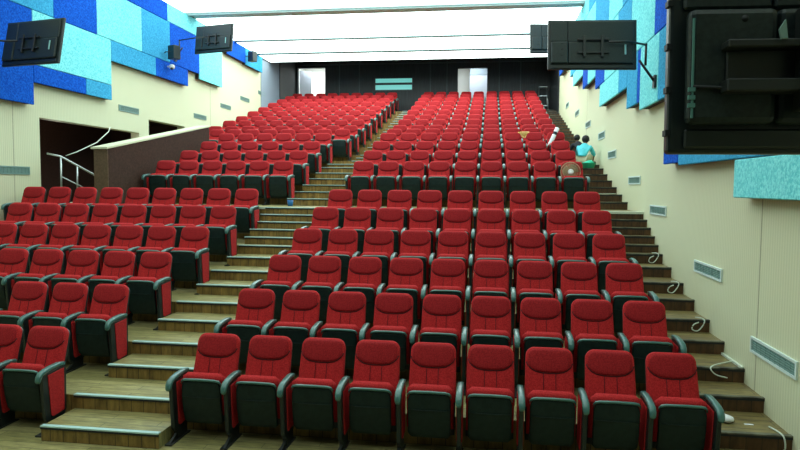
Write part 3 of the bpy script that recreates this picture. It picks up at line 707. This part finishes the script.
# ------------------------------------------------------------------ people on the right aisle steps
def skin_body(name, joints, edges, m, parent, sub=2):
    """joints: dict name -> (x, y, z, radius); one continuous skinned body"""
    names = list(joints); idx = {k: i for i, k in enumerate(names)}
    me = bpy.data.meshes.new(name); me.from_pydata([joints[k][:3] for k in names], [(idx[a], idx[b]) for a, b in edges], []); me.update()
    o = bpy.data.objects.new(name, me); C.objects.link(o); o.parent = parent
    md = o.modifiers.new('skin', 'SKIN'); md.use_smooth_shade = True
    for i, k in enumerate(names):
        r = joints[k][3]; r = r if isinstance(r, tuple) else (r, r)
        me.skin_vertices[0].data[i].radius = r; me.skin_vertices[0].data[i].use_root = (i == 0)
    sb = o.modifiers.new('sub', 'SUBSURF'); sb.levels = sub; sb.render_levels = sub
    me.materials.append(M[m]); return o
def crouching(loc, rz, label, shirt, trousers, sc_=1.0):
    t = thing('person', label, 'person', loc, (0, 0, rz)); t.scale = (sc_, sc_, sc_)
    # local: the person faces +y, squats with feet on z = 0 and leans forward
    J = dict(pelvis=(0, -0.18, 0.30, 0.115), waist=(0, -0.13, 0.44, 0.085), chest=(0, 0.02, 0.60, 0.10), neck=(0, 0.12, 0.73, 0.05), skull0=(0, 0.16, 0.78, 0.062), skull=(0, 0.20, 0.86, 0.085), crown=(0, 0.19, 0.92, 0.06),
             nose=(0, 0.285, 0.835, 0.014))
    E_ = [('pelvis','waist'),('waist','chest'),('chest','neck'),('neck','skull0'),('skull0','skull'),('skull','crown'),('skull','nose')]
    for s, n_ in ((-1, 'l'), (1, 'r')):
        J.update({'sh'+n_: (s*0.165, 0.05, 0.645, 0.038), 'el'+n_: (s*0.24, 0.20, 0.44, 0.038), 'wr'+n_: (s*0.17, 0.38, 0.27, 0.026), 'ha'+n_: (s*0.155, 0.43, 0.225, (0.034, 0.02)),
                  'hp'+n_: (s*0.10, -0.16, 0.27, 0.09), 'kn'+n_: (s*0.16, 0.24, 0.40, 0.062), 'an'+n_: (s*0.13, 0.02, 0.085, 0.04), 'fo'+n_: (s*0.15, 0.17, 0.032, 0.034)})
        E_ += [('chest','sh'+n_),('sh'+n_,'el'+n_),('el'+n_,'wr'+n_),('wr'+n_,'ha'+n_),('pelvis','hp'+n_),('hp'+n_,'kn'+n_),('kn'+n_,'an'+n_),('an'+n_,'fo'+n_)]
        for q, (dx, L_) in enumerate(((-0.026, .055), (-0.009, .065), (0.009, .06), (0.024, .048))):
            a, b_ = 'f%s%da' % (n_, q), 'f%s%db' % (n_, q)
            hx, hy, hz = J['ha'+n_][:3]
            J[a] = (hx+dx, hy+L_*.6, hz-L_*.35, 0.009); J[b_] = (hx+dx, hy+L_*.85, hz-L_*.95, 0.008); E_ += [('ha'+n_, a), (a, b_)]
        J['t'+n_] = (J['ha'+n_][0]-s*0.05, J['ha'+n_][1]+0.02, J['ha'+n_][2]-0.02, 0.009); E_.append(('ha'+n_, 't'+n_))
    skin_body('body', J, E_, 'skin', t)
    def grow(k, g):
        v = J[k]; r = v[3] if not isinstance(v[3], tuple) else v[3][0]; return (*v[:3], r + g)
    Js = {k: grow(k, 0.03) for k in ('waist', 'chest', 'shl', 'shr', 'ell', 'elr')}
    Js['neckb'] = (0, 0.095, 0.715, 0.085); Js['chest'] = (0, -0.01, 0.60, 0.165); Js['hem'] = (0, -0.17, 0.34, 0.14)
    for s, n_ in ((-1, 'l'), (1, 'r')): Js['cuff'+n_] = (s*0.225, 0.24, 0.40, 0.055)
    skin_body('shirt', Js, [('waist','hem'),('waist','chest'),('chest','neckb'),('chest','shl'),('chest','shr'),('shl','ell'),('shr','elr'),('ell','cuffl'),('elr','cuffr')], shirt, t)
    Jt = {k: grow(k, 0.02) for k in ('pelvis', 'hpl', 'hpr', 'knl', 'knr')}
    for s, n_ in ((-1, 'l'), (1, 'r')): Jt['hm'+n_] = (s*0.135, 0.05, 0.14, 0.058)
    skin_body('trousers', Jt, [('pelvis','hpl'),('pelvis','hpr'),('hpl','knl'),('hpr','knr'),('knl','hml'),('knr','hmr')], trousers, t)
    bm = B(); bmesh.ops.create_uvsphere(bm, u_segments=18, v_segments=12, radius=0.108)
    for v in bm.verts:
        v.co.y *= 1.05; v.co.z *= 1.05
        if v.co.y > 0.045 and v.co.z < 0.035: v.co.y = 0.045
        v.co += Vector((0, 0.175, 0.885))
    for f in bm.faces: f.smooth = True
    obj('hair', bm, 'hair', t)
    for s in (-1, 1):
        bm = B(); bmesh.ops.create_uvsphere(bm, u_segments=8, v_segments=6, radius=0.02)
        for v in bm.verts: v.co = Vector((v.co.x*0.5 + s*0.098, v.co.y*0.8 + 0.205, v.co.z*1.4 + 0.85))
        obj('ear', bm, 'skin', t)
        bm = B(); bmesh.ops.create_uvsphere(bm, u_segments=8, v_segments=6, radius=0.011)
        for v in bm.verts: v.co += Vector((s*0.034, 0.272, 0.868))
        obj('eye', bm, 'white', t)
        bm = B(); loft(bm, [ring(0, 0.001, 0.001, 0, 12, 2), ring(0, 0.045, 0.10, 0, 12, 2.6), ring(0.04, 0.043, 0.098, 0, 12, 2.6), ring(0.075, 0.03, 0.05, -0.03, 12, 2.4)])
        for v in bm.verts: v.co += Vector((s*0.145, 0.10, 0.0))
        obj('shoe', bm, 'rubber', t)
    bm = B(); tube(bm, [(-0.025, 0.283, 0.80), (0, 0.288, 0.797), (0.025, 0.283, 0.80)], 0.005, 5); obj('mouth', bm, 'seam', t)
    return t
crouching((2.95, 10.93, ZU[3]), math.radians(-22), 'person in cyan shirt and pale trousers crouching on the right aisle steps, seen from behind', 'shirt', 'trousers', 0.9)
crouching((2.99, 12.2, ZU[4]), math.radians(15), 'person with black hair in dark clothes crouching behind the cyan shirted one', 'darkcloth', 'darkcloth', 0.8)

# ------------------------------------------------------------------ small things
# green basin on the step
t = thing('basin', 'round green plastic basin on the step below the crouching person', 'basin', (2.99, 10.44, ZU[3]))
bm = B(); lathe(bm, [(0.10, 0.0), (0.14, 0.004), (0.185, 0.13), (0.205, 0.14), (0.205, 0.148), (0.178, 0.142), (0.13, 0.015), (0.0, 0.012)], (0, 0, 0), 28, 'z', cap=False)
obj('bowl', bm, 'basin', t)
M['basin2'] = noisy(mat('green_cloth', (0.04, 0.6, 0.4), 0.8), (0.02, 0.42, 0.26), (0.06, 0.62, 0.42), nscale=10)
bm = B(); bmesh.ops.create_icosphere(bm, subdivisions=3, radius=0.15)
for v in bm.verts: v.co = Vector((v.co.x*(1+.15*math.sin(9*v.co.y)), v.co.y*(1+.1*math.sin(11*v.co.x)), v.co.z*0.55 + 0.13 + 0.02*math.sin(20*v.co.x)))
for f in bm.faces: f.smooth = True
o = obj('cloth', bm, 'basin2', None, (2.99, 10.44, ZU[3])); tag(o, 'crumpled green cloth lying in the green basin', 'cloth')
# table fan in front of the end chair of the first upper row
t = thing('fan', 'round fan with white hub and tan guard propped on the upper front right chair', 'fan', (2.235, 7.765, ZU[0]+0.575))
fy, fz, R_ = 0.0, 0.205, 0.205
bm = B()
for k in range(48):
    a = 2*PI*k/48; pts = []
    for q in range(6):
        s_ = q/5; r = 0.06 + (R_-0.06)*s_; pts.append((r*math.cos(a), -0.04*math.cos(s_*PI/2), fz + r*math.sin(a)))
    tube(bm, pts, 0.0022, 4)
    pts = [(p[0], 0.005 - p[1]*0.6, p[2]) for p in pts]
    tube(bm, pts, 0.0022, 4)
for r, y in ((R_, 0.0), (R_*0.98, 0.01), (0.15, -0.02), (0.10, -0.035)):
    tube(bm, [(r*math.cos(2*PI*k/40), y, fz + r*math.sin(2*PI*k/40)) for k in range(41)], 0.006 if r > 0.2 else 0.003, 6)
obj('guard', bm, 'fancage', t)
bm = B(); lathe(bm, [(0.0, -0.056), (0.05, -0.053), (0.06, -0.045), (0.062, -0.035)], (0, 0, fz), 24, 'y'); obj('hub_cap', bm, 'white', t, label='round white hub cap')
M['fanblade'] = mat('tan_blade', (0.42, 0.30, 0.19), 0.4)
for k in range(3):
    bm = B(); a0 = 2*PI*k/3; prev = None
    for q in range(9):
        a = a0 + q*0.2; rin, rout = 0.045, 0.18 - 0.02*abs(q-4)/4
        cur = [bm.verts.new((r*math.cos(a), -0.014 + 0.003*q, fz + r*math.sin(a))) for r in (rin, 0.11, rout)]
        if prev:
            for j in range(2): bm.faces.new((prev[j], prev[j+1], cur[j+1], cur[j])).smooth = True
        prev = cur
    bmesh.ops.solidify(bm, geom=list(bm.faces), thickness=0.004)
    obj('blade', bm, 'fanblade', t)
bm = B(); lathe(bm, [(0.04, 0.015), (0.045, 0.03), (0.03, 0.05)], (0, 0, fz), 16, 'y'); obj('motor', bm, 'black', t)
# yellow cloth over a chair back and a white roll further right
def drape(name, label, cat, x, y, z, wd, m, front, back):
    bm = B(); n_ = 10; P = [(-0.07, -front), (-0.065, -front*.5), (-0.055, -0.02), (-0.03, 0.022), (0.02, 0.028), (0.075, 0.0), (0.09, -back*.5), (0.095, -back)]
    rows_ = []
    for i in range(n_):
        u = -1 + 2*i/(n_-1)
        rows_.append([bm.verts.new((u*wd/2*(1-.25*max(0, -q)/max(front, .01)), p + 0.006*math.sin(6*u), q*(1+0.18*math.sin(2.5*u+1)))) for p, q in P])
    for a, b_ in zip(rows_, rows_[1:]):
        for j in range(len(P)-1): bm.faces.new((a[j], a[j+1], b_[j+1], b_[j])).smooth = True
    bmesh.ops.solidify(bm, geom=list(bm.faces), thickness=0.008)
    o = obj(name, bm, m, None, (x, y, z)); return tag(o, label, cat)
drape('cloth', 'ochre yellow cloth hanging over the chair backs of the upper centre block', 'cloth', 1.43, 7.7+UD*3+0.30, ZU[3]+1.005, 0.30, 'yellow', 0.13, 0.10)
t = thing('paper_roll', 'white slanting roll leaning on chairs near the right aisle', 'roll', (2.08, 7.7+UD*3-0.05, ZU[3]+0.60), (math.radians(-14), math.radians(24), 0))
bm = B(); lathe(bm, [(0.045, 0), (0.055, 0.01), (0.055, 0.56), (0.045, 0.57)], (0, 0, 0), 18, 'z'); obj('sheet', bm, 'paper', t)
bm = B(); lathe(bm, [(0.0565, 0.36), (0.0565, 0.44)], (0, 0, 0), 18, 'z'); obj('dark_band', bm, 'darkcloth', t)
# blue cup on the cross walkway
t = thing('cup', 'small blue plastic cup on the cross walkway by the left aisle chair', 'cup', (-3.70, 7.05, ZW))
bm = B(); lathe(bm, [(0.05, 0), (0.055, 0.005), (0.065, 0.13), (0.061, 0.13), (0.05, 0.012), (0.0, 0.012)], (0, 0, 0), 20, 'z', cap=False); obj('cup_body', bm, 'blueplastic', t)
# stool at the rear right
t = thing('step_stool', 'tall metal stool against the dark rear wall at the right', 'stool', (2.93, 24.2, 5.88))
sh = 1.35
bm = B(); box(bm, (-0.2, -0.15, sh-0.04), (0.2, 0.15, sh)); bevel(bm, 0.01, 1); obj('seat', bm, 'metal', t)
for sx in (-1, 1):
    for sy in (-1, 1):
        bm = B(); tube(bm, [(sx*0.16, sy*0.12, sh-0.04), (sx*0.27, sy*0.2, 0.0)], 0.02); obj('leg', bm, 'metal', t)
for z in (0.45, 0.9):
    k = 0.27 - 0.11*z/sh
    bm = B(); box(bm, (-k, -0.2+.05*z, z), (k, -0.16+.05*z, z+0.03)); obj('rung', bm, 'metal', t)
# crumpled white bag on the right steps
bm = B(); bmesh.ops.create_icosphere(bm, subdivisions=3, radius=0.1)
for v in bm.verts:
    n_ = 1 + 0.22*math.sin(31*v.co.x + 3) * math.sin(27*v.co.y + 1)
    v.co = Vector((v.co.x*1.25*n_, v.co.y*0.9*n_, max(-0.035, v.co.z*0.4*n_)+0.035))
for f in bm.faces: f.smooth = True
o = obj('crumpled_bag', bm, 'paper', None, (2.82, 0.42, 0.301)); tag(o, 'crumpled white bag on the right aisle step beside the front chair', 'bag')
bm = B(); box(bm, (-0.04, -0.012, 0), (0.04, 0.012, 0.004)); o = obj('paper_scrap', bm, 'paper', None, (3.06, 0.35, 0.301)); tag(o, 'tiny white paper scrap right of the crumpled white bag', 'paper')
# loose cable ends at the ends of the right nosings
def cable(label, pts, r=0.008):
    bm = B()
    P = [Vector(p) for p in pts]; Q = []
    for i in range(len(P)-1):
        p0, p1, p2, p3 = P[max(0, i-1)], P[i], P[i+1], P[min(len(P)-1, i+2)]
        for k in range(6):
            u = k/6; Q.append(0.5*((2*p1) + (p2-p0)*u + (2*p0-5*p1+4*p2-p3)*u*u + (3*p1-p0-3*p2+p3)*u**3))
    Q.append(P[-1]); tube(bm, Q, r, 6)
    o = obj('cable', bm, 'cable'); tag(o, label, 'cable', 'loose white cable ends on the right steps')
def loopc(label, k, half=False):
    y, z = lower[k]
    if half: y, z = y - 0.52, z - 0.15
    cable(label, [(3.20, y+0.10, z+0.016), (3.25, y+0.02, z+0.022), (3.27, y-0.035, z-0.0), (3.24, y-0.045, z-0.07), (3.18, y-0.05, z-0.13), (3.12, y-0.045, z-0.11), (3.14, y-0.04, z-0.05), (3.2, y-0.035, z-0.02)])
cable('white cable hanging over the lowest right step at the wall', [(3.22, 0.30, 0.31), (3.24, 0.14, 0.32), (3.25, 0.055, 0.30), (3.26, 0.05, 0.2), (3.22, 0.05, 0.155)])
y, z = lower[2]
cable('white cable curling over the wooden step beside the second row', [(3.30, y+0.25, z+0.02), (3.05, y+0.05, z+0.02), (2.98, y-0.03, z+0.0), (3.03, y-0.045, z-0.06), (3.15, y-0.05, z-0.09)])
loopc('white cable loop on the right steps beside the third row chairs', 3)
loopc('white cable loop on the right steps beside the fourth row', 4)
loopc('white cable loop on the right steps beside the fifth row', 5)
cable('white cable lying along the steps below the green basin', [(2.7, 8.05, ZU[1]+0.02), (2.9, 8.15, ZU[1]+0.015), (3.1, 8.3, ZU[1]+0.015), (3.28, 8.3, ZU[1]+0.02)])
bm = B(); tube(bm, [(3.325, 1.25, 0.61), (3.325, 2.3, 0.615)], 0.008, 6); box(bm, (3.31, 1.25, 0.60), (3.338, 2.36, 0.625)); o = obj('cable_duct', bm, 'cable'); tag(o, 'short white cable duct along the foot of the right wall', 'duct')
# steel handrail in the left entrance
t = thing('handrail', 'steel handrail leading down into the brown left entrance', 'handrail', (-8.85, 6.75, ZW))
for i, (y, h_) in enumerate(((0.0, 1.02), (0.55, 0.86))):
    bm = B(); tube(bm, [(0, y, 0), (0, y, h_)], 0.02); obj('post', bm, 'metal', t)
bm = B(); tube(bm, [(-0.22, -0.15, 1.10), (0, 0, 1.04), (0.35, 0.75, 0.62), (0.5, 1.1, 0.42)], 0.022); obj('rail', bm, 'metal', t)
bm = B(); tube(bm, [(0, 0, 0.6), (0.35, 0.75, 0.2)], 0.012); obj('lower_bar', bm, 'metal', t)
bm = B(); P = [(-8.8, 6.85, ZW+1.06), (-8.7, 7.1, ZW+1.16), (-8.75, 7.9, ZW+1.42), (-8.95, 8.7, ZW+1.75), (-9.1, 9.0, 4.02)]; tube(bm, P, 0.012, 6)
o = obj('cable', bm, 'cable'); tag(o, 'pale cable running from the handrail up to the entrance lintel', 'cable')
